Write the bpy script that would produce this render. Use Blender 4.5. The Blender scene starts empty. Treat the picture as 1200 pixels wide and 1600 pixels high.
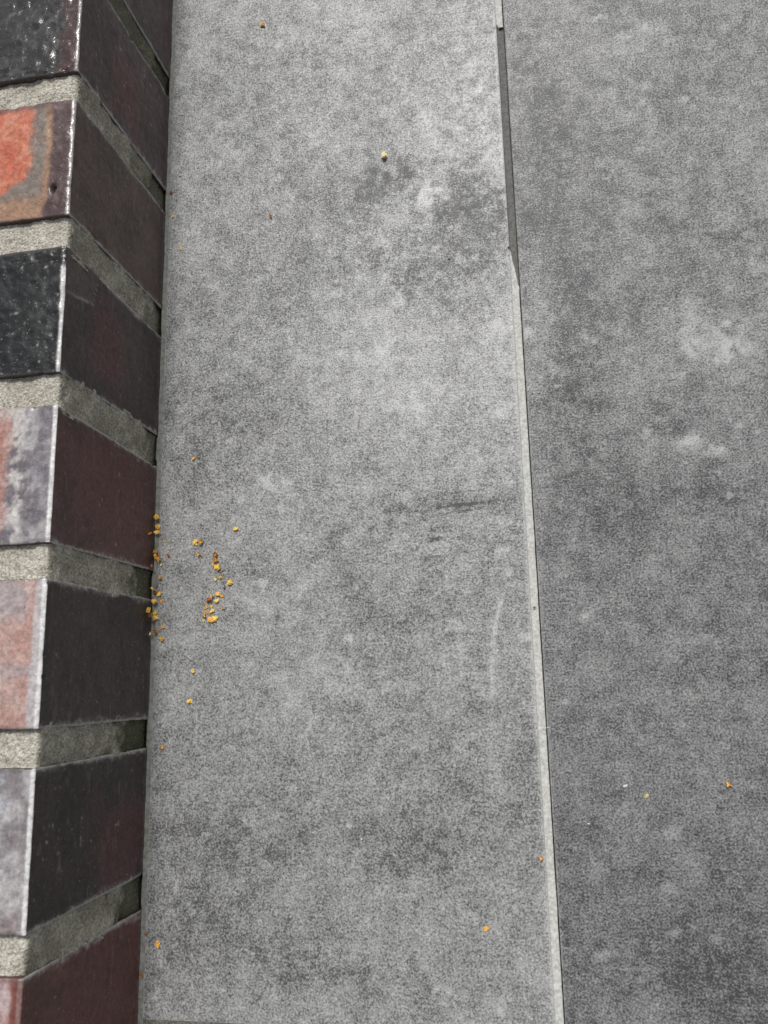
import bpy, math, random
import numpy as np
from mathutils import Vector, Matrix

# ------------------------------------------------------------------ camera, sky, sun, exposure
scene = bpy.context.scene
COL = scene.collection
cam_d = bpy.data.cameras.new('camera')
cam = bpy.data.objects.new('camera', cam_d)
COL.objects.link(cam)
cam.location = (0.21198, -0.38184, 0.44916)
cam.rotation_euler = (0.2013, 0.1684, -0.0233)
cam_d.sensor_fit = 'VERTICAL'
cam_d.sensor_height = 36.0
cam_d.lens = 36.0 * 1284.4 / 1600.0
cam_d.clip_start = 0.01
cam_d.clip_end = 500.0
cam_d.dof.use_dof = True
cam_d.dof.focus_distance = 0.465
cam_d.dof.aperture_fstop = 13.0
scene.camera = cam

SUN_DIR = Vector((-0.03, 0.60, 0.80)).normalized()      # towards the sun, high behind thin cloud
world = bpy.data.worlds.new('World')
scene.world = world
world.use_nodes = True
wn = world.node_tree
bg = wn.nodes['Background']
sky = wn.nodes.new('ShaderNodeTexSky')
sky.sky_type = 'NISHITA'
sky.sun_disc = False
sky.sun_elevation = math.asin(SUN_DIR.z)
sky.sun_rotation = math.atan2(SUN_DIR.x, SUN_DIR.y)
sky.dust_density = 3.0
hs = wn.nodes.new('ShaderNodeHueSaturation')            # thin bright cloud: a nearly colourless sky
hs.inputs['Saturation'].default_value = 0.16
wn.links.new(sky.outputs[0], hs.inputs['Color'])
wn.links.new(hs.outputs[0], bg.inputs['Color'])
bg.inputs['Strength'].default_value = 0.075
sun_d = bpy.data.lights.new('sun', 'SUN')
sun_d.energy = 1.5
sun_d.angle = math.radians(10)
sun_d.color = (1.0, 0.975, 0.94)
sun = bpy.data.objects.new('sun', sun_d)
COL.objects.link(sun)
sun.rotation_euler = SUN_DIR.to_track_quat('Z', 'Y').to_euler()
sun.location = (0, 0, 3)
vs = scene.view_settings
vs.view_transform = 'Standard'
vs.look = 'None'
vs.gamma = 1.0
vs.use_curve_mapping = False
vs.exposure = 0.40

# ------------------------------------------------------------------ helpers
MM = 0.001
def hash3(i, j, k, seed):
    n = (i.astype(np.int64) * 374761393 + j.astype(np.int64) * 668265263 + k.astype(np.int64) * 2147483647 + seed * 1274126177) & 0xffffffff
    n = ((n ^ (n >> 13)) * 1274126177) & 0xffffffff
    n = ((n ^ (n >> 16)) * 2246822519) & 0xffffffff
    return ((n ^ (n >> 15)) & 0xffff) / 32767.5 - 1.0

def vnoise(x, y, z, seed=0):
    x, y, z = np.broadcast_arrays(np.asarray(x, float), np.asarray(y, float), np.asarray(z, float))
    i, j, k = np.floor(x), np.floor(y), np.floor(z)
    fx, fy, fz = x - i, y - j, z - k
    fx, fy, fz = fx*fx*(3-2*fx), fy*fy*(3-2*fy), fz*fz*(3-2*fz)
    r = 0
    for a in (0, 1):
        for b in (0, 1):
            for c in (0, 1):
                w = (fx if a else 1-fx) * (fy if b else 1-fy) * (fz if c else 1-fz)
                r = r + w * hash3(i+a, j+b, k+c, seed)
    return r

def fbm(x, y, z, scale, octs=4, seed=0, rough=0.55):
    """fractal noise, feature size `scale` in mm, about -1..1"""
    r, a, t, s = 0, 1.0, 0, 1.0 / scale
    for o in range(octs):
        r = r + a * vnoise(np.asarray(x)*s + 17.3*o, np.asarray(y)*s - 9.1*o, np.asarray(z)*s + 4.7*o, seed + o)
        t += a; a *= rough; s *= 2.03
    return r / t * 1.5

def sstep(a, b, x):
    t = np.clip((x - a) / (b - a), 0, 1)
    return t*t*(3 - 2*t)

def lerp(a, b, t):
    a = np.asarray(a, float); b = np.asarray(b, float); t = np.asarray(t, float)
    if t.ndim and (a.ndim == 1 or a.shape[0] == t.shape[0]): t = t[:, None]
    return a + (b - a) * t

def make_obj(name, verts, faces, mat, parent=None, smooth=True, attrs=None):
    """verts in metres, faces an int array (n,3|4) or a list"""
    me = bpy.data.meshes.new(name)
    if isinstance(faces, np.ndarray):
        n, m = faces.shape
        me.vertices.add(len(verts)); me.vertices.foreach_set('co', np.ascontiguousarray(verts, dtype=np.float32).ravel())
        me.loops.add(n*m); me.loops.foreach_set('vertex_index', np.ascontiguousarray(faces, dtype=np.int32).ravel())
        me.polygons.add(n); me.polygons.foreach_set('loop_start', np.arange(0, n*m, m, dtype=np.int32))
        me.update(calc_edges=True)
    else:
        me.from_pydata([tuple(v) for v in verts], [], faces)
    me.validate()
    if smooth: me.polygons.foreach_set('use_smooth', [True]*len(me.polygons))
    for k, v in (attrs or {}).items():
        v = np.asarray(v, dtype=np.float32)
        if v.ndim == 1:
            me.attributes.new(k, 'FLOAT', 'POINT').data.foreach_set('value', v)
        else:
            if v.shape[1] == 3: v = np.concatenate([v, np.ones((len(v), 1), np.float32)], 1)
            me.attributes.new(k, 'FLOAT_COLOR', 'POINT').data.foreach_set('color', v.ravel())
    if mat: me.materials.append(mat)
    o = bpy.data.objects.new(name, me)
    COL.objects.link(o)
    if parent: o.parent = parent
    return o

def empty(name, loc=(0, 0, 0)):
    o = bpy.data.objects.new(name, None)
    o.empty_display_size = 0.02
    o.location = loc
    COL.objects.link(o)
    return o

def tag(o, label=None, cat=None, group=None, kind=None):
    if label: o['label'] = label
    if cat: o['category'] = cat
    if group: o['group'] = group
    if kind: o['kind'] = kind
    return o

def lattice_box(xs, ys, zs):
    """surface of a box cut along the given lines; returns points and welded quads"""
    nx, ny, nz = len(xs), len(ys), len(zs)
    I = lambda i, j, k: (i*ny + j)*nz + k
    Q = []
    def face(A, B, f, flip):
        a, b = np.meshgrid(np.arange(A-1), np.arange(B-1), indexing='ij'); a, b = a.ravel(), b.ravel()
        q = np.stack([f(a, b), f(a+1, b), f(a+1, b+1), f(a, b+1)], 1)
        Q.append(q[:, ::-1] if flip else q)
    face(nx, ny, lambda a, b: I(a, b, nz-1), False); face(nx, ny, lambda a, b: I(a, b, 0), True)
    face(ny, nz, lambda a, b: I(nx-1, a, b), False); face(ny, nz, lambda a, b: I(0, a, b), True)
    face(nx, nz, lambda a, b: I(a, ny-1, b), True);  face(nx, nz, lambda a, b: I(a, 0, b), False)
    Q = np.concatenate(Q)
    ids, inv = np.unique(Q, return_inverse=True)
    Q = inv.reshape(Q.shape)
    i, r = np.divmod(ids, ny*nz); j, k = np.divmod(r, nz)
    return np.stack([np.asarray(xs)[i], np.asarray(ys)[j], np.asarray(zs)[k]], 1).astype(float), Q

def lines(lo, hi, step, r, dense_lo=None, dense_hi=None, coarse=12.0):
    """cut lines from lo to hi: fine near both rounded ends, `step` inside the dense window, coarse elsewhere"""
    dense_lo = lo if dense_lo is None else dense_lo; dense_hi = hi if dense_hi is None else dense_hi
    e = [0, .25*r, .55*r, r]
    out = [lo + a for a in e]
    x = out[-1]
    while x < hi - r:
        x += step if dense_lo - step <= x <= dense_hi else coarse
        if x < hi - r - step*0.4: out.append(x)
    out += [hi - a for a in reversed(e)]
    return np.array(out)

def round_box(P, lo, hi, r):
    lo, hi = np.asarray(lo, float), np.asarray(hi, float)
    q = np.clip(P, lo + r, hi - r)
    d = P - q
    n = d / np.maximum(np.linalg.norm(d, axis=1, keepdims=True), 1e-9)
    return q + n*r, n

# ------------------------------------------------------------------ materials
def new_mat(name):
    m = bpy.data.materials.new(name); m.use_nodes = True
    nt = m.node_tree
    return m, nt, nt.nodes['Principled BSDF']
def N(nt, t, **kw):
    n = nt.nodes.new(t)
    for k, v in kw.items():
        if k in n.inputs.keys(): n.inputs[k].default_value = v
        else: setattr(n, k, v)
    return n
def L(nt, a, b): nt.links.new(a, b)
def noise(nt, co, scale, detail=3.0, rough=0.55):
    n = N(nt, 'ShaderNodeTexNoise'); n.inputs['Scale'].default_value = scale
    n.inputs['Detail'].default_value = detail; n.inputs['Roughness'].default_value = rough
    L(nt, co, n.inputs['Vector']); return n.outputs['Fac']
def mrange(nt, v, a, b, c, d, clamp=True):
    n = N(nt, 'ShaderNodeMapRange'); n.clamp = clamp
    for k, x in zip(('From Min', 'From Max', 'To Min', 'To Max'), (a, b, c, d)): n.inputs[k].default_value = x
    L(nt, v, n.inputs['Value']); return n.outputs['Result']
def math_n(nt, op, a, b):
    n = N(nt, 'ShaderNodeMath'); n.operation = op
    for i, v in enumerate((a, b)):
        if isinstance(v, (int, float)): n.inputs[i].default_value = v
        else: L(nt, v, n.inputs[i])
    return n.outputs[0]
def mixc(nt, f, a, b, mode='MIX'):
    n = N(nt, 'ShaderNodeMix'); n.data_type = 'RGBA'; n.blend_type = mode
    if isinstance(f, (int, float)): n.inputs[0].default_value = f
    else: L(nt, f, n.inputs[0])
    for i, v in ((6, a), (7, b)):
        if isinstance(v, tuple): n.inputs[i].default_value = (*v, 1) if len(v) == 3 else v
        else: L(nt, v, n.inputs[i])
    return n.outputs[2]
def bump(nt, h, strength, dist):
    n = N(nt, 'ShaderNodeBump'); n.inputs['Strength'].default_value = strength; n.inputs['Distance'].default_value = dist
    L(nt, h, n.inputs['Height']); return n.outputs['Normal']
def objco(nt):
    return N(nt, 'ShaderNodeTexCoord').outputs['Object']
def geoco(nt):
    return N(nt, 'ShaderNodeNewGeometry').outputs['Position']

def tile_mat(name, dark, light, bias=0.0):
    """cement-look porcelain: printed clouds (attribute) and a salt-and-pepper grain"""
    m, nt, b = new_mat(name)
    co = geoco(nt)
    cloud = N(nt, 'ShaderNodeAttribute', attribute_name='cloud').outputs['Fac']
    warp = N(nt, 'ShaderNodeTexNoise'); warp.inputs['Scale'].default_value = 260; warp.inputs['Detail'].default_value = 2
    L(nt, co, warp.inputs['Vector'])
    wv = N(nt, 'ShaderNodeVectorMath', operation='MULTIPLY_ADD')
    L(nt, warp.outputs['Color'], wv.inputs[0]); wv.inputs[1].default_value = (0.0022,)*3; L(nt, co, wv.inputs[2])
    wco = wv.outputs[0]
    fine = mrange(nt, noise(nt, wco, 880, 2.0, 0.65), 0.40, 0.60, -0.5, 0.5)
    grain = mrange(nt, noise(nt, co, 1050, 1.0, 0.5), 0.35, 0.65, -0.5, 0.5, False)
    film = noise(nt, wco, 75, 4.4, 0.95)                                     # worn pale film, as lively at 1 mm as at 30 mm
    film = math_n(nt, 'ADD', film, math_n(nt, 'MULTIPLY', cloud, 0.05))
    film = mrange(nt, film, 0.36, 0.64, -0.5, 0.5, False)
    flk = noise(nt, wco, 230, 2.0, 0.5)
    fleck = math_n(nt, 'MULTIPLY', mrange(nt, flk, 0.64, 0.675, 0, 1), 0.22)    # crisp pale flecks
    pit = math_n(nt, 'MULTIPLY', mrange(nt, flk, 0.29, 0.26, 0, 1), -0.16)     # small dark spots
    def brushed(sx, sy):
        mp = N(nt, 'ShaderNodeMapping'); mp.inputs['Scale'].default_value = (sx, sy, 60); L(nt, co, mp.inputs['Vector'])
        return mrange(nt, noise(nt, mp.outputs[0], 1.0, 3.0, 0.6), 0.36, 0.64, -0.5, 0.5, False)
    brush = math_n(nt, 'MULTIPLY', math_n(nt, 'ADD', brushed(640, 45), brushed(45, 640)), 0.11)   # faint crossing brush lines
    f = math_n(nt, 'ADD', math_n(nt, 'MULTIPLY', fine, 0.47), math_n(nt, 'MULTIPLY', grain, 0.60))
    f = math_n(nt, 'ADD', f, math_n(nt, 'MULTIPLY', film, 0.54))
    f = math_n(nt, 'ADD', f, math_n(nt, 'ADD', brush, math_n(nt, 'ADD', fleck, pit)))
    f = math_n(nt, 'ADD', f, math_n(nt, 'MULTIPLY', cloud, 0.55))
    f = mrange(nt, math_n(nt, 'ADD', f, 0.45 + bias), -0.3, 1.3, 0, 1)
    cr = N(nt, 'ShaderNodeValToRGB')
    e = cr.color_ramp.elements
    e[0].position, e[0].color = 0.0, (*dark, 1)
    e[1].position, e[1].color = 1.0, (*light, 1)
    L(nt, f, cr.inputs[0])
    L(nt, cr.outputs[0], b.inputs['Base Color'])
    L(nt, mrange(nt, fine, -0.6, 0.6, 0.37, 0.48), b.inputs['Roughness'])
    L(nt, bump(nt, math_n(nt, 'ADD', fine, grain), 0.4, 0.00010), b.inputs['Normal'])
    L(nt, mrange(nt, f, 0.2, 0.8, 0.22, 0.62), b.inputs['Specular IOR Level'])
    return m
M_TILE_L = tile_mat('porcelain_light', (0.092, 0.093, 0.093), (0.54, 0.545, 0.535), -0.03)
M_TILE_R = tile_mat('porcelain_dark', (0.066, 0.067, 0.068), (0.42, 0.424, 0.422), -0.18)

def clinker_mat():
    m, nt, b = new_mat('clinker')
    co = objco(nt)
    at = N(nt, 'ShaderNodeAttribute', attribute_name='Col')
    n1 = mrange(nt, noise(nt, co, 420, 5, 0.75), 0.34, 0.66, 0.66, 1.36)
    comb = N(nt, 'ShaderNodeCombineColor')
    for i in range(3): L(nt, n1, comb.inputs[i])
    c = mixc(nt, 1.0, at.outputs['Color'], comb.outputs[0], 'MULTIPLY')
    spk = mrange(nt, noise(nt, co, 900, 1, 0.5), 0.71, 0.74, 0, 0.5)          # tiny pale grains
    c = mixc(nt, spk, c, (0.42, 0.40, 0.37))
    L(nt, c, b.inputs['Base Color'])
    L(nt, math_n(nt, 'ADD', at.outputs['Alpha'], mrange(nt, noise(nt, co, 240, 3), 0.3, 0.7, -0.08, 0.1)), b.inputs['Roughness'])
    h = math_n(nt, 'ADD', noise(nt, co, 260, 3, 0.6), math_n(nt, 'MULTIPLY', noise(nt, co, 900, 2), 0.35))
    L(nt, bump(nt, h, 0.5, 0.0006), b.inputs['Normal'])
    return m
M_BRICK = clinker_mat()

def plain_brick_mat():
    m, nt, b = new_mat('clinker_plain')
    co = objco(nt)
    oi = N(nt, 'ShaderNodeObjectInfo').outputs['Random']
    cr = N(nt, 'ShaderNodeValToRGB'); cr.color_ramp.interpolation = 'CONSTANT'
    cols = [(0.02, 0.019, 0.02), (0.06, 0.03, 0.028), (0.2, 0.07, 0.05), (0.035, 0.027, 0.026), (0.12, 0.09, 0.09)]
    e = cr.color_ramp.elements
    e[0].color = (*cols[0], 1); e[1].position, e[1].color = 0.2, (*cols[1], 1)
    for i in (2, 3, 4):
        q = e.new(0.2*i); q.color = (*cols[i], 1)
    L(nt, oi, cr.inputs[0])
    n1 = mrange(nt, noise(nt, co, 60, 5, 0.65), 0.35, 0.65, 0.5, 1.6)
    comb = N(nt, 'ShaderNodeCombineColor')
    for i in range(3): L(nt, n1, comb.inputs[i])
    L(nt, mixc(nt, 1.0, cr.outputs[0], comb.outputs[0], 'MULTIPLY'), b.inputs['Base Color'])
    b.inputs['Roughness'].default_value = 0.4
    L(nt, bump(nt, noise(nt, co, 260, 4, 0.6), 0.5, 0.0006), b.inputs['Normal'])
    return m
M_BRICK_PLAIN = plain_brick_mat()

def mortar_mat():
    m, nt, b = new_mat('mortar')
    co = geoco(nt)
    at = N(nt, 'ShaderNodeAttribute', attribute_name='Col').outputs['Color']
    g = mrange(nt, noise(nt, co, 800, 3, 0.7), 0.32, 0.68, 0.45, 1.5)
    comb = N(nt, 'ShaderNodeCombineColor')
    for i in range(3): L(nt, g, comb.inputs[i])
    c = mixc(nt, 1.0, at, comb.outputs[0], 'MULTIPLY')
    c = mixc(nt, mrange(nt, noise(nt, co, 1000, 1), 0.70, 0.76, 0, 0.7), c, (0.6, 0.56, 0.45))
    L(nt, c, b.inputs['Base Color'])
    b.inputs['Roughness'].default_value = 0.9
    h = math_n(nt, 'ADD', noise(nt, co, 1000, 2, 0.6), noise(nt, co, 350, 3, 0.6))
    L(nt, bump(nt, h, 1.0, 0.0011), b.inputs['Normal'])
    return m
M_MORTAR = mortar_mat()

def simple_mat(name, c1, c2, scale, rough, bs=0.3, bd=0.0003, detail=3, sss=0.0):
    m, nt, b = new_mat(name)
    co = geoco(nt)
    f = mrange(nt, noise(nt, co, scale, detail, 0.6), 0.32, 0.68, 0, 1)
    L(nt, mixc(nt, f, c1, c2), b.inputs['Base Color'])
    b.inputs['Roughness'].default_value = rough
    L(nt, bump(nt, noise(nt, co, scale*1.7, detail, 0.6), bs, bd), b.inputs['Normal'])
    if sss:
        b.inputs['Subsurface Weight'].default_value = sss
        b.inputs['Subsurface Radius'].default_value = (0.001, 0.0007, 0.0003)
        b.inputs['Subsurface Scale'].default_value = 0.5
    return m
M_GROUT = simple_mat('grout_pale', (0.42, 0.417, 0.385), (0.72, 0.715, 0.68), 700, 0.85)
M_GROUT_DARK = simple_mat('grout_dark', (0.10, 0.10, 0.093), (0.19, 0.188, 0.175), 600, 0.8)
M_GROUT_SAND = simple_mat('grout_sandy', (0.08, 0.078, 0.065), (0.26, 0.25, 0.215), 700, 0.95, 0.8, 0.0008)
M_SEAL = simple_mat('sealant', (0.17, 0.175, 0.15), (0.33, 0.335, 0.31), 300, 0.6, 0.3, 0.0004)
M_SOIL = simple_mat('soil', (0.05, 0.035, 0.022), (0.13, 0.10, 0.07), 60, 0.95, 1.0, 0.01, 6)

# ------------------------------------------------------------------ terrace
def band(P, cx, cy, rx, ry, seed):
    x, y = P[:, 0], P[:, 1]
    dx = fbm(x, y, 3.1, max(rx, 6)*0.6, 4, seed)*rx*0.55
    dy = fbm(x, y, 8.7, max(ry, 6)*0.6, 4, seed+50)*ry*0.55
    return np.exp(-(((x-cx+dx)/rx)**2 + ((y-cy+dy)/ry)**2)*0.9)

def stroke(P, x0, y0, x1, y1, w, seed, wob=1.0):
    x = P[:, 0] + fbm(P[:, 0], P[:, 1], 1.0, 14, 3, seed)*wob; y = P[:, 1] + fbm(P[:, 0], P[:, 1], 5.0, 14, 3, seed+9)*wob
    d = np.array([x1-x0, y1-y0]); l2 = d @ d
    t = np.clip(((x-x0)*d[0] + (y-y0)*d[1])/l2, 0, 1)
    dd = np.hypot(x-x0-t*d[0], y-y0-t*d[1])
    brk = np.clip(0.75 + 0.7*fbm(P[:, 0], P[:, 1], 2.0, 5, 2, seed+3), 0, 1.2)
    return np.exp(-(dd/w)**2)*brk*(1-0.6*np.abs(2*t-1)**3)

WALL_BITS = [(1.3,-282.2,'y',3.0),(2.8,-288.5,'o',2.7),(1.6,-291.5,'y',3.0),(-2.7,-292.1,'b',1.7),(6.8,-296.9,'o',2.0),(1.5,-303.0,'f',3.3),(1.3,-305.5,'o',2.7),(3.9,-307.2,'f',3.9),(9.6,-305.6,'b',2.4),(5.3,-310.9,'p',1.7),(-1.0,-311.4,'b',1.7),(1.0,-316.2,'b',1.0),(4.6,-318.9,'f',3.0),(3.3,-322.6,'s',2.8),(-0.1,-324.6,'y',2.0),(2.4,-326.9,'b',3.0),(4.6,-328.2,'y',2.8),(1.6,-332.4,'o',3.3),(6.3,-332.3,'o',2.6),(-1.5,-337.0,'y',2.6),(-0.4,-340.1,'b',3.0),(2.5,-339.0,'y',3.0),(2.7,-342.0,'y',3.6),(6.5,-344.3,'p',1.3),(7.7,-347.1,'o',2.3),(3.4,-349.7,'b',2.9),(-0.4,-351.1,'p',2.0),(6.9,-353.7,'y',2.9)]
LOOSE_BITS = [(25.9,-298.5,'y',2.8),(30.0,-299.4,'f',3.6),(28.5,-305.9,'f',2.9),(38.5,-306.7,'b',2.9),(38.9,-310.1,'f',3.6),(37.0,-312.5,'o',2.3),(39.9,-314.5,'y',3.1),(42.3,-315.9,'t',2.6),(41.3,-320.2,'y',2.7),(38.6,-321.1,'p',1.9),(47.5,-323.2,'y',2.9),(44.0,-324.6,'s',3.2),(37.3,-330.8,'f',3.2),(40.2,-329.7,'o',3.2),(42.8,-330.7,'o',1.9),(35.4,-332.8,'b',2.7),(40.0,-333.6,'y',2.7),(36.8,-336.3,'y',1.9),(33.3,-337.0,'o',2.3),(43.5,-337.4,'f',2.6),(37.2,-339.3,'y',2.7),(34.3,-339.5,'o',1.9),(32.7,-341.9,'f',2.9),(31.8,-344.3,'p',1.9),(38.6,-343.9,'y',3.5),(36.3,-344.1,'o',2.9)]
SINGLE = [(50.5,-292.4,'y',3.5),(64.3,46.4,'o',4.0),(143.4,-63.2,'p',4.4),(70.3,-94.4,'b',2.5),(11.4,-109.8,'o',2.2),(3.7,-69.1,'b',2.2),(5.1,-86.6,'y',2.2),(23.5,-248.1,'o',2.4),(26.3,-372.5,'y',3.1),(24.8,-389.4,'y',3.0),(9.6,-413.9,'o',3.0),(10.1,-515.4,'o',3.3),(2.0,-530.7,'b',2.5),(3.0,-510.2,'b',2.2),(214.3,-470.6,'f',3.5),(185.0,-503.6,'o',3.2),(267.7,-440.2,'p',3.4),(307.1,-434.5,'f',3.6),(221.1,-406.5,'w',3.9),(258.1,-435.5,'c',3.1),(238.8,-453.7,'c',1.9),(289.1,-406.2,'w',2.2),(216.0,-132.6,'d',3.3),(218.3,-344.0,'d',2.7),(180.7,-136.0,'d',2.7),(121.8,-461.8,'c',1.4),(138.6,-456.3,'c',1.4),(112.1,-413.0,'c',1.4),(9.5,-57.4,'c',2.2),(172.4,-265.9,'d',1.4)]
PL = [(147,-78,25,18,-.5),(195,-93,23,27,-.52),(181,-113,36,28,-0.32),(126,-97,24,26,-0.25),(150,-139,55,32,-0.3),(176,-152,30,26,-0.32),(29,-16,26,28,-0.2),(34,-242,28,35,-0.3),(145,-288,29,11,-0.3),(171,-285,35,4,-0.35),(170,-311,35,14,-0.2),(70,-306,30,22,-0.2),(122,-323,22,28,-0.2),(50,-465,36,13,-0.35),(29,-498,21,13,-0.3),(140,-471,27,12,-0.25),(82,-521,27,15,-0.25),(129,-532,16,12,-0.35),(120,-461,31,9,-0.2),(154,-345,21,14,-0.25),(166,-94,12,8,1.1),(157,-122,4,3,.55),(172,-128,6,3,.5),(140,-120,4,7,.45),(133,-140,7,4,.5),(150,-158,4,6,.45),(122,-112,5,7,.4),(186,-133,3,4,.5),(165,-142,4,5,.4),(114,-150,7,4,.4),(191,-49,31,43,0.3),(208,-95,9,102,0.35),(128,-194,30,16,0.35),(147,-227,19,15,0.35),(129,35,17,10,0.35),(70,-266,9,6,0.6),(204,-185,15,23,0.3),(207,-269,4,4,0.5),(178,-363,14,10,0.3),(154,-358,4,5,0.5),(107,-379,70,10,0.25),(11,-394,6,9,0.4),(19,-487,3,5,0.6),(38,-436,22,13,0.2),(209,-232,7,8,0.3),(47,-544,41,8,0.2),(126,-134,6,5,0.4),(141,-146,6,6,0.4),(105,-208,15,16,0.2),(32,-117,17,13,0.15),(155,-317,21,7,0.15)]
PR = [(236,-7,11,27,-0.35),(240,-78,15,50,-0.3),(251,-182,14,46,-0.25),(248,-235,21,37,-0.35),(298,-246,13,14,-0.25),(250,-294,20,21,-0.25),(294,-289,32,10,-0.25),(314,-495,4,3,-0.8),(288,-515,23,11,-0.35),(222,-514,12,12,-0.35),(263,-467,45,30,-0.15),(301,-529,17,11,-0.2),(233,-188,11,31,0.35),(231,-219,9,23,0.3),(332,-207,9,6,1.5),(314,-205,7,5,1.1),(322,-190,14,8,.7),(323,-197,20,11,0.3),(307,-258,7,3,1.0),(323,-264,8,3,1.0),(336,-228,16,22,0.3),(294,-86,42,33,0.25),(351,-154,20,56,0.3),(242,-515,4,2,0.7),(301,-4,15,13,0.3),(350,-30,28,42,0.2)]
ST = [(201.5, -338.0, 195.0, -362.0), (49.5, -330.7, 74.2, -342.5), (11.2, -516.9, 11.9, -526.3), (9.5, -538.2, 10.4, -545.5), (70.6, -356.7, 136.1, -359.8), (96.2, -399.0, 89.0, -412.4), (152.4, -288.0, 209.6, -284.0), (170.8, -278.0, 195.9, -277.7), (194.4, -308.3, 213.5, -307.5), (171.4, -356.4, 186.9, -356.2), (57.4, -449.5, 85.3, -449.7), (154.8, -208.2, 158.6, -228.0), (124.6, -127.4, 126.3, -140.2), (106.4, -59.4, 108.8, -67.8), (182.7, -252.7, 174.8, -269.0), (267.3, -411.2, 269.1, -426.9), (243.2, -520.1, 287.9, -519.7), (145.6, -516.5, 158.0, -536.7), (25.0, -355.3, 1.9, -358.2), (195.0, -362.0, 192.6, -392.0)]


STROKES = [(0, .75, 1.3), (19, .7, 1.3), (1, .28, 2.0), (2, .9, .7), (3, 1.0, .9), (4, .12, .7), (5, .4, 1.6), (6, -.6, .8), (7, -.45, .7), (8, -.5, .7),
           (9, -.45, .7), (10, .3, .6), (11, .3, 1.4), (12, .35, 1.6), (13, -.45, 1.0), (15, .15, 1.2), (16, .35, 1.2), (17, -.3, 2.0), (18, .3, 3)]

def dab(P, a, x0, y0, x1, y1, w, seed, wob=1.0):
    r = np.zeros(len(P)); m = 4 + 3*w
    k = np.nonzero((P[:, 0] > min(x0, x1)-m) & (P[:, 0] < max(x0, x1)+m) & (P[:, 1] > min(y0, y1)-m) & (P[:, 1] < max(y0, y1)+m))[0]
    if len(k): r[k] = a*stroke(P[k], x0, y0, x1, y1, w, seed, wob)
    return r

def cloud(P, patches, seed):
    x, y = P[:, 0], P[:, 1]
    c = 0.30*fbm(x, y, 0, 75, 6, seed, .6) + 0.22*fbm(x, y, 3, 13, 4, seed+20, .8) + 0.10*fbm(x*1.0, y*0.35, 9, 9, 3, seed+40)
    for i, (cx, cy, rx, ry, a) in enumerate(patches):
        w = np.nonzero((np.abs(x-cx) < 3*rx) & (np.abs(y-cy) < 3*ry))[0]
        tex = np.clip(0.62 + 1.25*fbm(x[w], y[w], i*1.7, 5, 3, seed+60+i, 0.9) + .5*fbm(x[w], y[w], i, 22, 2, seed+90+i), 0, 2.2)
        c[w] += (1.55 if a < 0 else 1.5)*a*band(P[w], cx, cy, rx, ry, seed + 7*i)*tex
    for i, a, w in STROKES:
        c = c + 1.7*dab(P, a, *ST[i], w, 300+i)
    rr = random.Random(seed)
    for i in range(16):                                     # short dark brush marks across the slab near the joint
        x0 = rr.uniform(150, 195); y0 = rr.uniform(-318, -268); l = rr.uniform(6, 26)
        c = c + dab(P, -rr.uniform(.5, 1.2), x0, y0, min(x0+l, 213), y0 + l*rr.uniform(.02, .14), rr.uniform(.5, .85), 400+i, .5)
    for i in range(150):                                     # small pale flecks in the print
        fx, fy = rr.uniform(0, 380), rr.uniform(-550, 60); s = rr.choice([.9, 1.2, 1.6, 2.4, 3.4])
        q = rr.uniform(.3, .9); sx = s*rr.uniform(.6, 1.8); w = np.nonzero((np.abs(x-fx) < 3*sx) & (np.abs(y-fy) < 3*s))[0]
        if len(w):
            e = np.sqrt(((x[w]-fx)/sx)**2 + ((y[w]-fy)/s)**2) + .75*fbm(x[w], y[w], i, 2.6, 3, 900+i, .8)
            c[w] += q*(1 - sstep(.5, 1.25, e))
    return c

terrace = make_obj('terrace_floor', np.array([(-0.004, -1.75, -0.021), (1.44, -1.75, -0.021), (1.44, 1.85, -0.021), (-0.004, 1.85, -0.021)]), [(0, 1, 2, 3)], M_GROUT_SAND, None, False)
tag(terrace, kind='structure')

def tile(x0, x1, y0, y1, mat, dense=None, patches=(), seed=1, tilt=0.0):
    r = 0.9
    if dense:
        xs = lines(x0, x1, 1.25, r, dense[0], dense[1], 20); ys = lines(y0, y1, 1.25, r, dense[2], dense[3], 20)
    else:
        xs = np.array([x0, x0+.4, x0+r, x1-r, x1-.4, x1]); ys = np.array([y0, y0+.4, y0+r, y1-r, y1-.4, y1])
    zs = np.array([-20, -10, -r, -.5, -.2, 0])
    P, Q = lattice_box(xs, ys, zs)
    V, n = round_box(P, (x0, y0, -20), (x1, y1, 0), r)
    at = {}
    if dense:
        edge = np.minimum(np.minimum(V[:, 0]-x0, x1-V[:, 0]), np.minimum(V[:, 1]-y0, y1-V[:, 1]))
        V[:, 2] += np.where(n[:, 2] > .3, 0.10*fbm(V[:, 0], V[:, 1], 0, 40, 2, seed+5), 0)
        at['cloud'] = cloud(V, patches, seed) + 1.0*sstep(1.1, 0.2, edge) + .45*sstep(3.2, .8, np.abs(x1 - V[:, 0]) + .5*fbm(V[:, 0], V[:, 1], 0, 5, 3, 3))
    V[:, 2] += tilt
    return make_obj('tile', V*MM, Q, mat, terrace, True, at)

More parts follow.
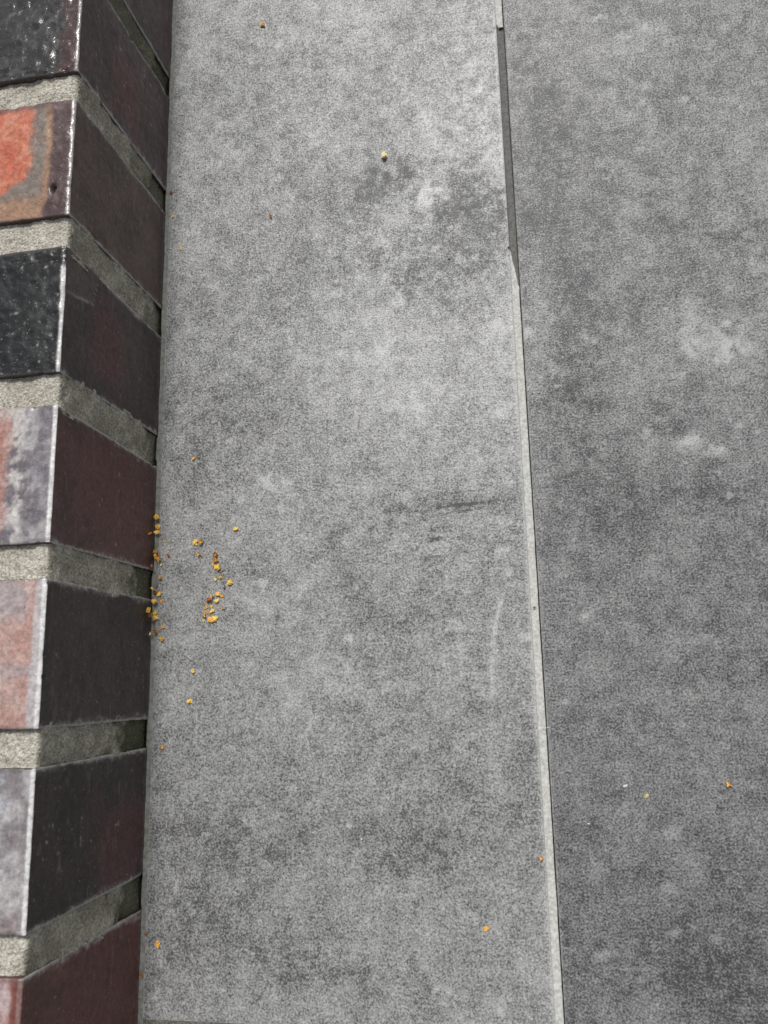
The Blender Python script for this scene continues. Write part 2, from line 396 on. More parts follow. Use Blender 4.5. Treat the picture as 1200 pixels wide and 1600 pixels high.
XJ0, XJ1 = 216.4, 221.1
YB0, YB1 = -557.6, -552.4
t = tile(2.6, XJ0, YB1, 648, M_TILE_L, (0, 216, -560, 135), PL, 11, 0.25)
t['label'] = 'light grey cement-look slab between the brick edging and the pale joint'
t = tile(XJ1, 821.2, -905, 292, M_TILE_R, (221, 390, -560, 50), PR, 47, 0.0)
t['label'] = 'darker grey cement-look slab right of the pale joint'
for (x0, x1, y0, y1, m) in ((4.2, XJ0, -1750, YB0, M_TILE_L), (4.2, XJ0, 653.4, 1848, M_TILE_L), (XJ1, 821.2, -1750, -910.4, M_TILE_R),
                            (XJ1, 821.2, 297.4, 1490, M_TILE_R), (826.6, 1426.6, -1750, -556, M_TILE_L), (826.6, 1426.6, -550.6, 648, M_TILE_R),
                            (826.6, 1426.6, 653.4, 1848, M_TILE_L)):
    tile(x0, x1, y0, y1, m)

def strip(name, left, right, ys, zf, mat, seed, parent=terrace, nseg=7, crown=0.0, amp=.12, zb=-19.0):
    """a ribbon along y with closed sides: left(y), right(y) give its edges in mm"""
    ys = np.asarray(ys, float); t = np.linspace(0, 1, nseg)
    X = left(ys)[:, None]*(1-t) + right(ys)[:, None]*t
    Y = np.repeat(ys[:, None], nseg, 1)
    Z = zf(ys)[:, None] + crown*(1-(2*t-1)**2) + amp*fbm(X, Y, 0, 2.2, 3, seed)
    Xa = np.concatenate([X[:, :1], X, X[:, -1:]], 1); Ya = np.concatenate([Y[:, :1], Y, Y[:, -1:]], 1)
    Za = np.concatenate([np.full((len(ys), 1), zb), Z, np.full((len(ys), 1), zb)], 1)
    n, m = Xa.shape
    i, j = np.meshgrid(np.arange(n-1), np.arange(m-1), indexing='ij'); i, j = i.ravel(), j.ravel()
    Q = np.stack([i*m+j, i*m+j+1, (i+1)*m+j+1, (i+1)*m+j], 1)
    return make_obj(name, np.stack([Xa, Ya, Za], -1).reshape(-1, 3)*MM, Q, mat, parent)

# joint between the two slabs: pale grout, with a length where the pale skin is gone and dark grout lies deeper
xl = lambda y: np.full_like(y, XJ0 - .05)
xr = lambda y: XJ1 - 0.6 + 0.09*fbm(y, 0, 0, 9, 3, 5)
yy = np.concatenate([np.arange(-600, -134.2, 1.2)])
lo_r = lambda y: np.where(y > -157, np.maximum(XJ0 + .1, np.interp(y, [-157, -150, -143, -137, -134], [XJ1-.9, XJ1-1.9, XJ1-3.2, XJ0+1.0, XJ0+.3])), xr(y)) + np.where(y > -160, .3, .05)*fbm(y, 3, 0, 3, 3, 8)
strip('grout', xl, lo_r, yy, lambda y: -0.75 + 0.15*fbm(y, 0, 1, 25, 3, 6), M_GROUT, 61, amp=.15)
yy = np.arange(-158, 24.0, 1.0)
g = strip('grout', lambda y: xl(y) - .0, lambda y: xr(y) + .35, yy, lambda y: -2.3 + 0.2*fbm(y, 0, 1, 25, 3, 7), M_GROUT_DARK, 62, amp=.10)
g['label'] = 'dark bare length of the joint where the pale grout is gone'
yy = np.arange(18.5, 660, 1.6)
strip('grout', lambda y: np.where(y < 21, XJ0 + 1.6 - 1.6*(y-18.5)/2.5, xl(y)), xr, yy, lambda y: -0.7 + 0.15*fbm(y, 0, 1, 25, 3, 6), M_GROUT, 63, amp=.16)
strip('grout', xl, xr, np.arange(660, 1848, 20.), lambda y: -0.8 + 0*y, M_GROUT, 64)
strip('grout', xl, xr, np.arange(-1750, -595, 19.), lambda y: -0.8 + 0*y, M_GROUT, 65)
strip('grout', lambda y: 821.2 + 0*y, lambda y: 826.6 + 0*y, np.arange(-1750, 1848, 40.), lambda y: -1. + 0*y, M_GROUT, 66)
def cross(x0, x1, y0, y1, mat, seed, step, z=-0.8, amp=.16):
    n = 7; xs = np.arange(x0, x1 + step*.5, step); t = np.linspace(0, 1, n)
    X, T = np.meshgrid(xs, t, indexing='ij'); Y = y0 + (y1-y0)*T
    Z = z + amp*fbm(X, Y, 0, 2.0, 3, seed)
    i, j = np.meshgrid(np.arange(len(xs)-1), np.arange(n-1), indexing='ij'); i, j = i.ravel(), j.ravel()
    make_obj('grout', np.stack([X, Y, Z], -1).reshape(-1, 3)*MM, np.stack([i*n+j, (i+1)*n+j, (i+1)*n+j+1, i*n+j+1], 1), mat, terrace)
cross(2, XJ0, YB0 - .2, YB1 + .2, M_GROUT_SAND, 70, 1.2, -0.3, .45)
cross(4, XJ0, 648, 653.4, M_GROUT, 71, 20); cross(XJ1, 821, 292, 297.4, M_GROUT, 72, 20); cross(XJ1, 821, -910.4, -905, M_GROUT, 73, 20)
cross(826.6, 1426, -556, -550.6, M_GROUT, 74, 20); cross(826.6, 1426, 648, 653.4, M_GROUT, 75, 20)

# ------------------------------------------------------------------ brick edging: a course of clinkers on edge
H = 108.6
PITCH, GAP = 83.0, 16.6
# (top end at the crown, top end at the foot, bottom end at the crown, bottom end at the foot), mm along the wall
ENDS = {-2: (166, 166, 99.6, 99.6), -1: (83, 83, 16.8, 16.2), 0: (0, 2.6, -66.7, -67.0), 1: (-82.7, -82.9, -149.3, -149.2), 2: (-166.5, -168.1, -232.6, -231.9),
        3: (-248.9, -251.6, -315.4, -314.6), 4: (-331.6, -330.7, -398.3, -398.8), 5: (-414.6, -414.2, -481.9, -481.0), 6: (-498, -498.5, -564.5, -564.4), 7: (-581, -581, -647.5, -647.4)}
wall = empty('brick_wall', (0, 0, 0))
tag(wall, 'low edging wall of dark glazed clinker bricks on edge with sandy mortar joints', 'brick wall')

def blot(u, v, cu, cv, ru, rv, seed, soft=.35, wob=.5):
    s = max(min(ru, rv), 3)
    du = fbm(u, v, 1, s*.8, 4, seed)*ru*wob; dv = fbm(u, v, 7, s*.8, 4, seed+31)*rv*wob
    d = np.sqrt(((u-cu+du)/ru)**2 + ((v-cv+dv)/rv)**2)
    return 1 - sstep(1-soft, 1+soft, d)

def top_colour(k, u, v):
    """colour and roughness of a brick's upper face; u = mm from the arris, v = mm from its upper end"""
    n1 = fbm(u, v, k*3.3, 9, 4, 500+k); n2 = fbm(u, v, k*5.1, 2.6, 3, 540+k); n3 = fbm(u, v, k*2.2, 22, 3, 570+k)
    rough = np.full(len(u), .20)
    if k in (0, -2, 7):
        c = lerp((.018, .018, .019), (.05, .05, .05), sstep(.1, .9, n1+n2*.5))
        c = lerp(c, (.085, .03, .026), np.clip(sstep(14, 6, u + n1*4)*.55 + sstep(.3, .8, n3)*.3, 0, 1))
        c = lerp(c, (.20, .19, .19), sstep(.55, .95, n2)*.35)
        rough -= .05
    elif k in (1, -1):
        c = lerp((.50, .125, .070), (.58, .24, .15), sstep(-.6, .9, n1+n2*.6))
        edge = u - (24 + sstep(38, 62, v)*26 + n1*2.2 + n3*1.5)                                     # >0 inside the red heart
        tan = lerp((.20, .165, .14), (.34, .20, .13), np.clip(sstep(18, 13.5, u + n1) + sstep(50, 60, v + n1*2), 0, 1))
        c = lerp(tan, c, sstep(-3.5, 3.0, edge + n2*2.0))
        c = lerp(c, lerp((.075, .042, .042), (.16, .11, .11), sstep(-.1, .9, n1)), sstep(14.0, 11.0, u + n2*.8 + n3*1.2 - sstep(52, 62, v)*3))
        c = lerp(c, (.12, .07, .07), sstep(5, 2, v + n1)*.7)
        hole = blot(u, v, 9.5, 51, 1.5, 2.4, 17, .3, .15)
        c = lerp(c, (.006, .005, .005), hole)
    elif k == 2:
        c = lerp((.011, .012, .013), (.035, .037, .038), sstep(-.1, .9, n1*.8+n2*.6))
        c = lerp(c, (.20, .20, .19), sstep(.15, .8, fbm(u, v, 2, 6, 4, 77))*.28*sstep(-.3, .5, n3))
        c = lerp(c, (.5, .48, .42), sstep(.78, 1.0, n2)*.6)
        rough += .04
    elif k == 3:
        grey = lerp((.17, .15, .17), (.36, .34, .35), sstep(-.6, .8, n1+n2*.5))
        pink = lerp((.36, .165, .13), (.46, .28, .25), sstep(-.5, .9, n1))
        c = lerp(grey, pink, sstep(18, 24, u + n1*3 - v*.07))
        crust = np.exp(-((u - 18.5 - v*.03 + n3*2)/5.0)**2)*sstep(-.55, .35, n2 + n1*.3) + .6*sstep(9, 3, v+n1*2)*sstep(14, 18, u)
        c = lerp(c, (.62, .59, .56), np.clip(crust, 0, 1)*.8)
    elif k == 4:
        c = lerp((.44, .27, .235), (.53, .40, .36), sstep(-.5, .9, n1+n2*.3))  # pink lifted to stand for the sheen on this face
        g = np.clip(blot(u, v, 22, 8, 11, 12, 23) + .7*blot(u, v, 12, 41, 16, 3, 24) + .5*sstep(.45, .8, n3), 0, 1)
        c = lerp(c, (.36, .33, .345), g*.75)
        c = lerp(c, (.50, .485, .50), sstep(6.0, 3.8, u + n1*.8 - v*.015)*.85)  # broad pale strip adds to the painted arris highlight
        c = lerp(c, (.10, .09, .09), sstep(.74, .9, n2*.8+n1*.3)*.8)
    elif k == 5:
        c = lerp((.24, .215, .225), (.46, .44, .445), sstep(-.6, .8, n1+n2*.4))  # grey raised too, sheen put into the colour
        c = lerp(c, (.42, .46, .52), blot(u, v, 19, 12, 7, 18, 26)*.5*sstep(-.5, .4, n2))
        c = lerp(c, (.25, .17, .17), sstep(.1, .7, n3)*.5)
    else:
        c = lerp((.42, .27, .255), (.50, .39, .385), sstep(-.5, .8, n1))
        c = lerp(c, (.20, .075, .06), sstep(6.5, 4.0, u + n1*.7))
        for q, (cu, cv, r) in enumerate(((15, 3, 4.5), (13, 10, 2.6), (14, 16, 3.2), (22, 22, 4), (24, 8, 3))):
            c = lerp(c, (.17, .18, .18), blot(u, v, cu, cv, r, r*.6, 90+q)*.8)
    # fired skin darker right beside the joints
    w = np.minimum(v, 66.4-v)
    c = lerp(c, (.10, .085, .085), sstep(2.2, .2, w + n1*.9)*.55)
    # white highlight along the arris, painted into the colour
    glint = {2: .8, 3: 1., 4: 1., 5: .9, 1: .35, 0: .3}.get(k, .15)
    if k == 2: glint = glint*sstep(8, 12, v)
    c = lerp(c, (.74, .73, .72), sstep(2.4, 1.6, u + n2*.3)*glint)
    return c, rough

SIDE = {-2: (.060, .037, .032), -1: (.062, .039, .034), 0: (.056, .034, .032), 1: (.072, .045, .037), 2: (.044, .030, .030), 3: (.076, .034, .031),
        4: (.033, .023, .023), 5: (.031, .022, .022), 6: (.088, .033, .029), 7: (.05, .035, .034)}
def side_colour(k, v, z, w):
    """fired side towards the slabs; w = mm to the nearer joint"""
    n1 = fbm(v, z, k*3.1, 16, 4, 600+k); n2 = fbm(v*.25, z, k*2.7, 2.2, 3, 640+k); n3 = fbm(v, z, k*1.9, 3.5, 4, 660+k)
    base = np.array(SIDE[k])
    c = lerp(base*.75, base*1.35, sstep(-.7, .7, n1 + n2*.35))
    maroon = {0: (40, 55, 18), 5: (45, 30, 30), 3: (30, 50, 40), 2: (35, 60, 20), 6: (30, 40, 50)}.get(k)
    if maroon: c = lerp(c, (.100, .034, .031), blot(v, z, maroon[0], maroon[1], 24, maroon[2], 700+k)*.6)
    n4 = fbm(v, z, k*1.3, 2.1, 3, 680+k, .9)
    reach = 3.4 + 2.6*n1 + 1.4*n3
    haze = sstep(reach, reach*.35, w + n4*2.2)*(.10 + .8*sstep(-.15, .45, n4 + n3*.4)) + sstep(1.6, .5, w + n4*.9)*.6
    c = lerp(c, (.40, .395, .38), np.clip(haze, 0, .85))
    c = lerp(c, (.20, .19, .18), sstep(.5, .95, n2)*.25)
    dots = sstep(.80, .95, fbm(v, z, k*4.1, 1.7, 1, 690+k)*.67)*sstep(-.3, .4, n1)
    c = lerp(c, (.45, .44, .42), dots*.6)
    c = lerp(c, np.array(SIDE[k])*.45, sstep(.45, .8, fbm(v, z, k*6.1, 7, 3, 715+k))*.55)
    c = lerp(c, (.16, .16, .155), sstep(4, .5, z + n3*2)*.4)
    if k == 2:                                              # chipped corner
        ch = 1 - sstep(-1, 1, (v - 24 + (H - z)*.25) + n1*2.2 + np.maximum(0, (H - z) - 27)*3.)
        rim = np.clip(1 - np.abs((v - 24 + (H - z)*.25) + n1*2.2 + np.maximum(0, (H - z) - 27)*3.)/1.3, 0, 1)
        c = lerp(c, (.085, .058, .06), ch*.9)
        c = lerp(c, (.34, .33, .31), rim*.55*sstep(-.6, .3, n3))
    return c, np.full(len(v), .46)

def brick(k):
    t0, f0, t1, f1 = ENDS[k]
    w = t0 - t1
    r = .8
    xs = lines(-240, 0, .85, r, -50, 0, 14); zs = lines(-9, H, 1.0, r)
    ys = lines(-w, 0, 1.1, r); ys = np.unique(np.round(np.concatenate([ys, np.arange(-w+1.2, -w+8, .55), np.arange(-7.5, -1, .55)]), 3))
    lo, hi = (-240, -w, -9), (0, 0, H)
    P, Q = lattice_box(xs, ys, zs)
    V, n = round_box(P, lo, hi, r)
    u, v, z = -V[:, 0], -V[:, 1], V[:, 2].copy()
    topw = sstep(.35, .75, n[:, 2])
    amp = .42 if k in (0, 2, -2) else .22
    d = .38*fbm(V[:, 0], V[:, 1], V[:, 2], 24, 2, 800+k) + topw*amp*fbm(V[:, 0], V[:, 1], V[:, 2], 4.2, 3, 820+k) + (1-topw)*.10*fbm(V[:, 0], V[:, 1], V[:, 2], 5, 3, 830+k)
    e = np.minimum(v, w - v)
    d -= .8*sstep(.4, .95, fbm(V[:, 0], V[:, 1], V[:, 2], 6, 3, 850+k))*sstep(3, .3, e)            # nibbled edges at the joints
    d -= .9*sstep(.35, .85, fbm(V[:, 0]*.4, V[:, 1], V[:, 2], 7, 4, 880+k, .7))*sstep(2.6, .2, np.maximum(u, H - z))
    if k in (1, -1): d -= 2.2*topw*blot(u, v, 9.5, 51, 1.3, 2.2, 17, .3, .15)
    if k == 2:
        d -= (1-topw)*sstep(.4, 1, n[:, 0])*.7*(1 - sstep(-1, 1, (v - 24 + (H - z)*.25) + fbm(v, z, k*3.1, 16, 4, 600+k)*2.2 + np.maximum(0, (H - z) - 27)*3.))
    V = V + n*d[:, None]
    cw = {3: 2.6, 4: 2.6, 2: 2.0, 5: 1.7, 1: 1.8}.get(k, 1.3) + .35*fbm(v, 0, k*1.0, 7, 3, 870+k)  # eased arris
    V[:, 2] -= .27*np.clip(cw - u, 0, None)*sstep(H-5, H, z)
    f = np.clip(1 - z/H, -.1, 1)
    V[:, 1] = t0 + V[:, 1] + f*((f0 - t0)*(1 - v/w) + (f1 - t1)*(v/w))
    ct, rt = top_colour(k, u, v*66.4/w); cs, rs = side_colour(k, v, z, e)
    cs = lerp(np.tile(np.array(SIDE[k])*.8, (len(u), 1)), cs, sstep(.25, .6, n[:, 0]))
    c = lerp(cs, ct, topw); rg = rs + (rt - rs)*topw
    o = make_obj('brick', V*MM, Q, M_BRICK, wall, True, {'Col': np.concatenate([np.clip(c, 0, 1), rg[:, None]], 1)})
    return o
LAB = {0: 'black glazed clinker with red-brown edge', 1: 'clinker with red heart and tan halo on top', 2: 'charcoal clinker with chipped upper corner',
       3: 'pink clinker with white crust and grey-lilac rim', 4: 'salmon pink clinker with painted white highlight on its edge', 5: 'grey-lilac clinker with thin painted highlight on its edge', 6: 'pinkish clinker with maroon edge and grey spots'}
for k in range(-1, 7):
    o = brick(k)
    if k in LAB: o['label'] = LAB[k]

# the wall runs on outside the picture: plain bricks that share one mesh
P, Q = lattice_box(np.array([-240, -238.5, -1.5, 0]), np.array([-66.4, -65, -1.4, 0]), np.array([-9, H-1.4, H]))
V, n = round_box(P, (-240, -66.4, -9), (0, 0, H), 1.4)
plain = None
for k in list(range(-18, -1)) + list(range(7, 20)):
    if plain is None:
        o = plain = make_obj('brick', V*MM, Q, M_BRICK_PLAIN, wall, False)
    else:
        o = plain.copy(); COL.objects.link(o)
    o.location = (0, -k*PITCH*MM, 0)

DEEP = {-1: (30, 1.0), 0: (26, .75), 1: (16, .45), 2: (15, .45), 3: (24, .85), 4: (34, .9), 5: (26, .8)}
def mortar(k, fine=True):
    """bed between brick k and brick k+1"""
    a, b = ENDS.get(k), ENDS.get(k+1)
    ya_t, ya_f = (a[2], a[3]) if a else (-k*PITCH - 66.4,)*2
    yb_t, yb_f = (b[0], b[1]) if b else (-(k+1)*PITCH,)*2
    zt = H - 2.9
    step = 1.0 if fine else 12
    px = list(np.arange(-236, -70, 16)) + list(np.arange(-70, -3.0, step if fine else 16))
    path = [(x, zt, 0, 1) for x in px]
    for q in range(1, 6 if fine else 2):                     # rounded shoulder
        an = math.pi/2*q/(6 if fine else 2); rr = 2.2
        path.append((-3.0 + rr*math.sin(an), zt - rr + rr*math.cos(an), math.sin(an), math.cos(an)))
    for z in np.arange(zt - 2.6, -9, -(1.1 if fine else 25)): path.append((-.8, z, 1, 0))
    path = np.array(path); m = len(path)
    over = 3.0
    ny = 26 if fine else 3
    t = np.linspace(0, 1, ny)
    f = np.clip(1 - path[:, 1]/H, 0, 1)
    y0 = ya_t + (ya_f - ya_t)*f + over; y1 = yb_t + (yb_f - yb_t)*f - over
    Y = y0[:, None]*(1-t) + y1[:, None]*t
    X = np.repeat(path[:, 0:1], ny, 1); Z = np.repeat(path[:, 1:2], ny, 1)
    col = np.tile(np.array([.40, .375, .315]), (m*ny, 1))
    if fine:
        zz, mo = DEEP.get(k, (20, .6))
        e = np.minimum(Y - y1[:, None], y0[:, None] - Y) - over
        n1 = fbm(X, Y, Z, 9, 4, 900+k); n2 = fbm(X, Y, Z, 2.5, 3, 920+k)
        d = .6*n1 + .5*n2 + .35*sstep(3, 0, e)*(n1 + .2)
        hollow = sstep(zz*.75 + 4, zz*.75 - 3, Z + 5*n1 + (Y - (y0+y1)[:, None]/2)*.25)
        d = d - hollow*path[:, 2:3]*1.5
        X = X + path[:, 2:3]*d; Z = Z + path[:, 3:4]*d
        c1 = sstep(-.8, .8, n1.ravel())
        col = lerp((.45, .42, .355), (.62, .585, .505), c1)
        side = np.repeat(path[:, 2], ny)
        col = lerp(col, lerp((.27, .255, .205), (.40, .385, .32), c1), sstep(.3, .9, side))  # front of the joint darker than its top: shade put into the colour
        algae = sstep(zz + 12, zz - 8, Z.ravel() + 9*n1.ravel() + 4*n2.ravel())*mo*sstep(.3, .9, side)
        if k in (-1,): algae = np.maximum(algae, .75*sstep(H-4, H-30, Z.ravel() + 8*n1.ravel())*side)
        if k == 0: algae = np.maximum(algae, .55*sstep(60, 30, Z.ravel() + 8*n1.ravel())*side)
        col = lerp(col, (.060, .064, .030), np.clip(algae, 0, .9))
    else:
        pass
    V = np.stack([X, Y, Z], -1).reshape(-1, 3)
    i, j = np.meshgrid(np.arange(m-1), np.arange(ny-1), indexing='ij'); i, j = i.ravel(), j.ravel()
    Q = np.stack([i*ny+j, i*ny+j+1, (i+1)*ny+j+1, (i+1)*ny+j], 1)[:, ::-1]
    return make_obj('mortar_joint', V*MM, Q, M_MORTAR, wall, True, {'Col': col})
for k in range(-2, 7): mortar(k, True)
jm = None
for k in list(range(-18, -2)) + list(range(7, 19)):
    if jm is None: jm = mortar(k, False); k0 = k
    else:
        o = jm.copy(); COL.objects.link(o); o.location = (0, -(k-k0)*PITCH*MM, 0)

# sealant bead along the foot of the bricks, bulging into each mortar joint
def bead_l(y):
    ph = np.mod(-y, PITCH)
    inj = sstep(66, 69, ph)*(1 - sstep(80, 83, ph))
    return 0.1 - 0.7*inj*(.8 + .5*fbm(y, 0, 2, 40, 2, 39)) + .3*fbm(y, 0, 0, 11, 3, 31)
strip('sealant_bead', bead_l, lambda y: 3.1 + .4*fbm(y, 2, 0, 18, 4, 33), np.arange(-640, 200, 1.3), lambda y: .32 + .12*fbm(y, 1, 0, 30, 3, 35), M_SEAL, 36, terrace, 8, -.12, .1, -12)
strip('sealant_bead', lambda y: -.5 + 0*y, lambda y: 4.6 + 0*y, np.arange(200, 1848, 30.), lambda y: .3 + 0*y, M_SEAL, 37, terrace, 5, 0, 0, -12)
strip('sealant_bead', lambda y: -.5 + 0*y, lambda y: 4.6 + 0*y, np.arange(-1750, -639, 30.), lambda y: .3 + 0*y, M_SEAL, 38, terrace, 5, 0, 0, -12)

# open ground beyond
ground = make_obj('ground', np.array([(-150, -150, -.03), (150, -150, -.03), (150, 150, -.03), (-150, 150, -.03)]), [(0, 1, 2, 3)], M_SOIL, None, False)
tag(ground, kind='structure')

# ------------------------------------------------------------------ blossom litter
M_LIT = {
    'y': simple_mat('petal_yellow', (.95, .53, .035), (.97, .74, .18), 700, .5, .4, .0002, 3),
    'o': simple_mat('petal_orange', (.84, .38, .04), (.95, .62, .14), 700, .5, .4, .0002, 3),
    'f': simple_mat('floret_amber', (.84, .42, .05), (.96, .70, .20), 600, .5, .4, .0002, 3),
    'p': simple_mat('petal_pale', (.72, .58, .22), (.85, .76, .42), 700, .5, .4, .0002, 3),
    'b': simple_mat('scale_brown', (.34, .11, .02), (.60, .24, .05), 700, .55, .4, .0002, 3),
    's': simple_mat('stalk_dark', (.07, .035, .018), (.20, .11, .05), 900, .6),
    't': simple_mat('stalk_pale', (.55, .42, .25), (.70, .58, .38), 900, .6),
    'w': simple_mat('fibre_white', (.70, .69, .66), (.80, .79, .77), 900, .5),
    'c': simple_mat('crumb_white', (.62, .61, .58), (.80, .79, .76), 900, .7),
    'd': simple_mat('bit_dark', (.025, .024, .022), (.08, .075, .07), 900, .7)}
RNG = random.Random(5)

def cup(rg, a, b, depth, fold, th=.10, seg=9, rings=3):
    V, F = [], []
    ph = rg.uniform(0, 6.28); rim = [1 + rg.uniform(-.38, .22) for _ in range(seg)]
    for side in (0, 1):
        V.append(Vector((0, 0, -th*side)))
        for q in range(1, rings+1):
            s = q/rings
            for i in range(seg):
                an = 2*math.pi*i/seg
                x = a*s*math.cos(an)*rim[i]; y = b*s*math.sin(an)*rim[i]
                z = depth*s*s + fold*abs(y)/max(b, .01)*s + .10*a*s*math.sin(3*an+ph) - th*side
                V.append(Vector((x, y, z)))
    n = 1 + rings*seg
    for side in (0, 1):
        o = side*n
        for i in range(seg):
            j = (i+1) % seg
            f = [(o, o+1+i, o+1+j)]
            for q in range(rings-1): f.append((o+1+q*seg+i, o+1+(q+1)*seg+i, o+1+(q+1)*seg+j, o+1+q*seg+j))
            F += [tuple(reversed(x)) if side else x for x in f]
    for i in range(seg):
        j = (i+1) % seg; q = (rings-1)*seg
        F.append((1+q+i, n+1+q+i, n+1+q+j, 1+q+j))
    return V, F

def tube(pts, rad, seg=6):
    V, F = [], []
    for q, p in enumerate(pts):
        d = (pts[min(q+1, len(pts)-1)] - pts[max(q-1, 0)]).normalized()
        s = d.cross(Vector((0, 0, 1))).normalized() if abs(d.z) < .95 else Vector((1, 0, 0)); t = d.cross(s)
        r = rad[q]
        for i in range(seg):
            an = 2*math.pi*i/seg; V.append(p + s*r*math.cos(an) + t*r*math.sin(an))
    for q in range(len(pts)-1):
        for i in range(seg):
            j = (i+1) % seg; F.append((q*seg+i, q*seg+j, (q+1)*seg+j, (q+1)*seg+i))
    F.append(tuple(range(seg-1, -1, -1))); F.append(tuple((len(pts)-1)*seg+i for i in range(seg)))
    return V, F

def lump(rg, a, b, c):
    V, F = [], []
    seg, rings = 8, 5
    ph = [rg.uniform(0, 6.28) for _ in range(4)]
    for q in range(rings+1):
        th = math.pi*q/rings
        for i in range(seg if 0 < q < rings else 1):
            an = 2*math.pi*i/seg
            r = 1 + .22*math.sin(2*an+ph[0]+th*2) + .16*math.sin(3*an+ph[1]) + .14*math.cos(4*th+ph[2])
            V.append(Vector((a*r*math.sin(th)*math.cos(an), b*r*math.sin(th)*math.sin(an), c*r*math.cos(th))))
    idx = lambda q, i: 0 if q == 0 else (1+(rings-1)*seg if q == rings else 1+(q-1)*seg+i % seg)
    for q in range(rings):
        for i in range(seg):
            f = [idx(q, i), idx(q+1, i), idx(q+1, i+1), idx(q, i+1)]
            f = list(dict.fromkeys(f))
            if len(f) > 2: F.append(tuple(f))
    return V, F

def litter(x, y, kind, size, label, cat, name, group=None):
    rg = RNG
    s = size*.62*rg.uniform(.85, 1.12)*(1 if group else .82)*(.55 if kind == 'd' else 1)
    parts = []
    if kind in 'yop':
        parts.append(cup(rg, s, s*rg.uniform(.45, .85), s*rg.uniform(.05, .28), s*rg.uniform(-.1, .25), .08))
        for _ in range(0 if size < 2.2 else rg.choice((1, 1, 2))):                     # a second petal still clinging to the first
            V, F = cup(rg, s*rg.uniform(.4, .75), s*rg.uniform(.25, .5), s*rg.uniform(.1, .45), s*rg.uniform(0, .3), .1, 7, 2)
            R = Matrix.Rotation(rg.uniform(0, 6.28), 3, 'Z') @ Matrix.Rotation(rg.uniform(-.4, .4), 3, 'Y')
            parts.append(([R @ v + Vector((rg.uniform(-.6, .6)*s, rg.uniform(-.6, .6)*s, s*.14)) for v in V], F))
    elif kind == 'f':
        n = rg.choice((3, 4, 5))
        for q in range(n):
            V, F = cup(rg, s*.55, s*.26, s*.22, s*.25, .09, 7, 2)
            an = 2*math.pi*q/n + rg.uniform(-.35, .35)
            R = Matrix.Rotation(an, 3, 'Z') @ Matrix.Rotation(-rg.uniform(.1, .9), 3, 'Y')
            parts.append(([R @ (v + Vector((s*.5, 0, 0))) + Vector((0, 0, s*.15)) for v in V], F))
        V, F = lump(rg, s*.3, s*.28, s*.26); parts.append(([v + Vector((0, 0, s*.25)) for v in V], F))
    elif kind in 'bcd':
        V, F = lump(rg, s*rg.uniform(.7, 1), s*rg.uniform(.4, .7), s*rg.uniform(.25, .45)); parts.append((V, F))
        if kind == 'b' and size > 2: parts.append(cup(rg, s*.8, s*.5, s*.5, s*.2))
    else:
        r0 = {'s': .22, 't': .20, 'w': .16}[kind]
        pts = [Vector((s*(2*q/7-1), s*.28*math.sin(q*.75 + size), .25*s*math.sin(q*.5))) for q in range(8)]
        parts.append(tube(pts, [r0*(1.35 if q == 0 and kind == 's' else 1 - .06*q) for q in range(8)]))
        if kind == 's':
            V, F = lump(rg, .42, .36, .34); parts.append(([v + pts[0] for v in V], F))
    VV, FF = [], []
    R = Matrix.Rotation(rg.uniform(0, 6.28), 3, 'Z')
    if kind in 'yopbf': R = Matrix.Rotation(rg.uniform(-.3, .3), 3, 'X') @ Matrix.Rotation(rg.uniform(-.3, .3), 3, 'Y') @ R
    if label.startswith('short white fibre'): R = Matrix.Rotation(-.3, 3, 'Z')
    for V, F in parts:
        o = len(VV); VV += [R @ v for v in V]; FF += [tuple(i+o for i in f) for f in F]
    zmin = min(v.z for v in VV); xmin = min(v.x for v in VV)
    base = .32 if x < XJ0 else .06
    if XJ0 < x < XJ1: base = .1
    z = base
    if x < 4.5: z = .5
    if x + xmin < .35:                                     # leans on the brick: slide up its sight line until it touches
        nx = .35 - xmin; tt = (nx - x)/(212 - x)
        y, z, x = y + tt*(-382 - y), max(z, 449*tt), nx
    o = make_obj(name, [((v.x)*MM, v.y*MM, (v.z - zmin)*MM) for v in VV], FF, M_LIT[kind], None, False)
    o.location = (x*MM, y*MM, z*MM)
    return tag(o, label, cat, group)

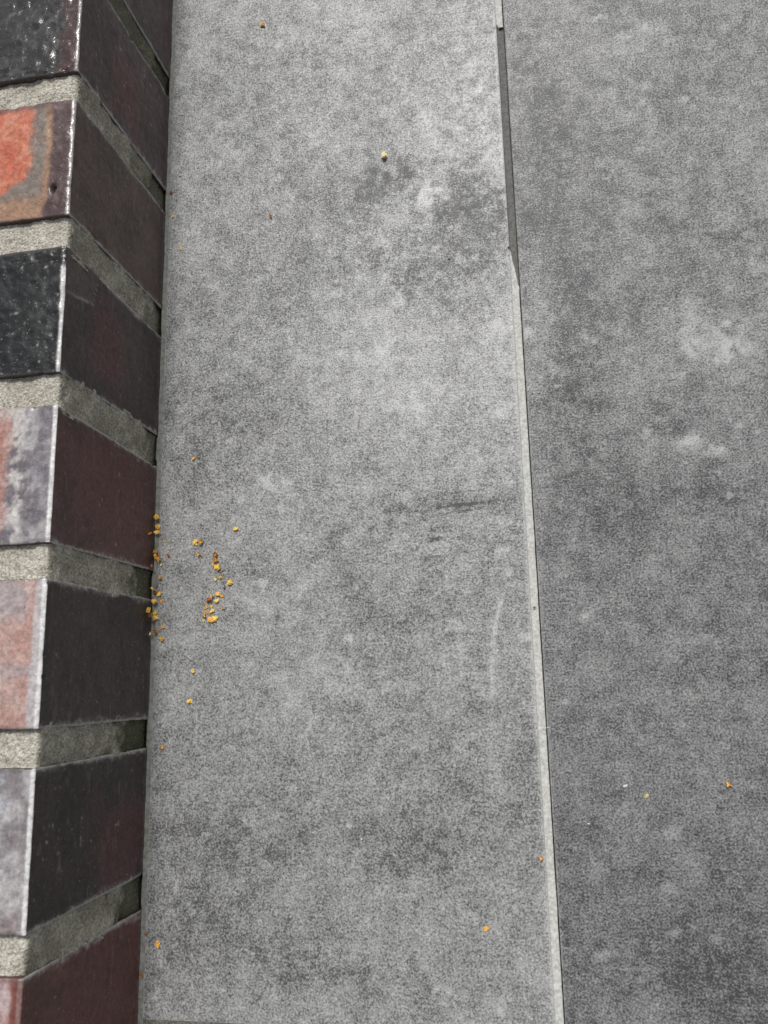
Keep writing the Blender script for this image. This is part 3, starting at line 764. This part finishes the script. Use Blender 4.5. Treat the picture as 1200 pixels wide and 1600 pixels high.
ORDER = ['first', 'second', 'third', 'fourth', 'fifth', 'sixth', 'seventh', 'eighth', 'ninth', 'tenth']
WORDS = {'y': ('yellow', 'dried petal', 'petal', 'petal'), 'o': ('orange', 'dried petal', 'petal', 'petal'), 'p': ('pale straw-coloured', 'dried petal', 'petal', 'petal'),
         'b': ('rust-brown', 'bud scale', 'bud scale', 'bud_scale'), 'f': ('amber', 'crumpled blossom', 'blossom', 'blossom'),
         's': ('dark', 'curled flower stalk', 'stalk', 'flower_stalk'), 't': ('pale', 'thin flower stalk', 'stalk', 'flower_stalk')}
for bits, where, grp in ((WALL_BITS, 'along the foot of the bricks', 'blossom litter along the foot of the bricks'),
                         (LOOSE_BITS, 'in the loose patch on the slab', 'blossom litter in the loose patch on the slab')):
    for k in WORDS:
        c, what, cat, nm = WORDS[k]
        same = sorted([b for b in bits if b[2] == k], key=lambda b: -b[1])
        for q, (x, y, _, size) in enumerate(same):          # counted down the picture, away to near
            nth = '' if len(same) == 1 else ('uppermost ' if q == 0 else 'lowest ' if q == len(same)-1 else ORDER[q] + ' from top, ')
            litter(x, y, k, size, f'{nth}{c} {what} {where}', cat, nm, grp)
SINGLE_LABELS = [
    'lone yellow petal above and right of the loose blossom patch', 'small orange petal near the far end of the light slab', 'pale cream petal alone in the middle of the far light slab',
    'tiny brown scale on the light slab left of the dark cloudy stain', 'tiny orange petal beside the chipped brick', 'tiny brown scale at the foot of the red-hearted brick',
    'tiny yellow petal below the brown scale at the red-hearted brick', 'tiny orange petal on the light slab above the blossom litter', 'upper of two yellow petals below the blossom litter',
    'lower of two yellow petals below the blossom litter', 'orange petal near the foot of the grey-lilac brick', 'orange petal near the foot of the lowest maroon-edged brick',
    'rust-brown scale on the sealant, nearest the bottom left corner', 'rust-brown scale in the mortar corner above the lowest brick', 'amber blossom at the edge of the light slab beside the pale joint',
    'orange petal near the bottom of the light slab, left of the joint', 'pale straw petal on the dark slab', 'amber blossom on the dark slab near the right edge',
    'short white fibre lying across the pale joint', 'white crumb on the dark slab left of the pale straw petal', 'small white crumb on the dark slab close to the joint',
    'curled white fibre on the dark slab above the amber blossom', 'dark crumb at the end of the dark bare joint', 'dark crumb on the pale grout halfway down the joint',
    'dark crumb on the light slab below the dark cloudy stain', 'white speck on the lower light slab, left of a similar speck', 'white speck on the lower light slab, right of a similar speck',
    'white speck on the light slab right of the grey-lilac brick', 'white speck near the brick foot at the far end', 'tiny dark grain right of the middle of the light slab']
for (x, y, k, s), lab in zip(SINGLE, SINGLE_LABELS):
    cat, nm = {'y': ('petal', 'petal'), 'o': ('petal', 'petal'), 'p': ('petal', 'petal'), 'b': ('bud scale', 'bud_scale'), 'f': ('blossom', 'blossom'),
               'w': ('fibre', 'fibre'), 'c': ('crumb', 'crumb'), 'd': ('crumb', 'crumb')}[k]
    litter(x, y, k, s, lab, cat, nm)
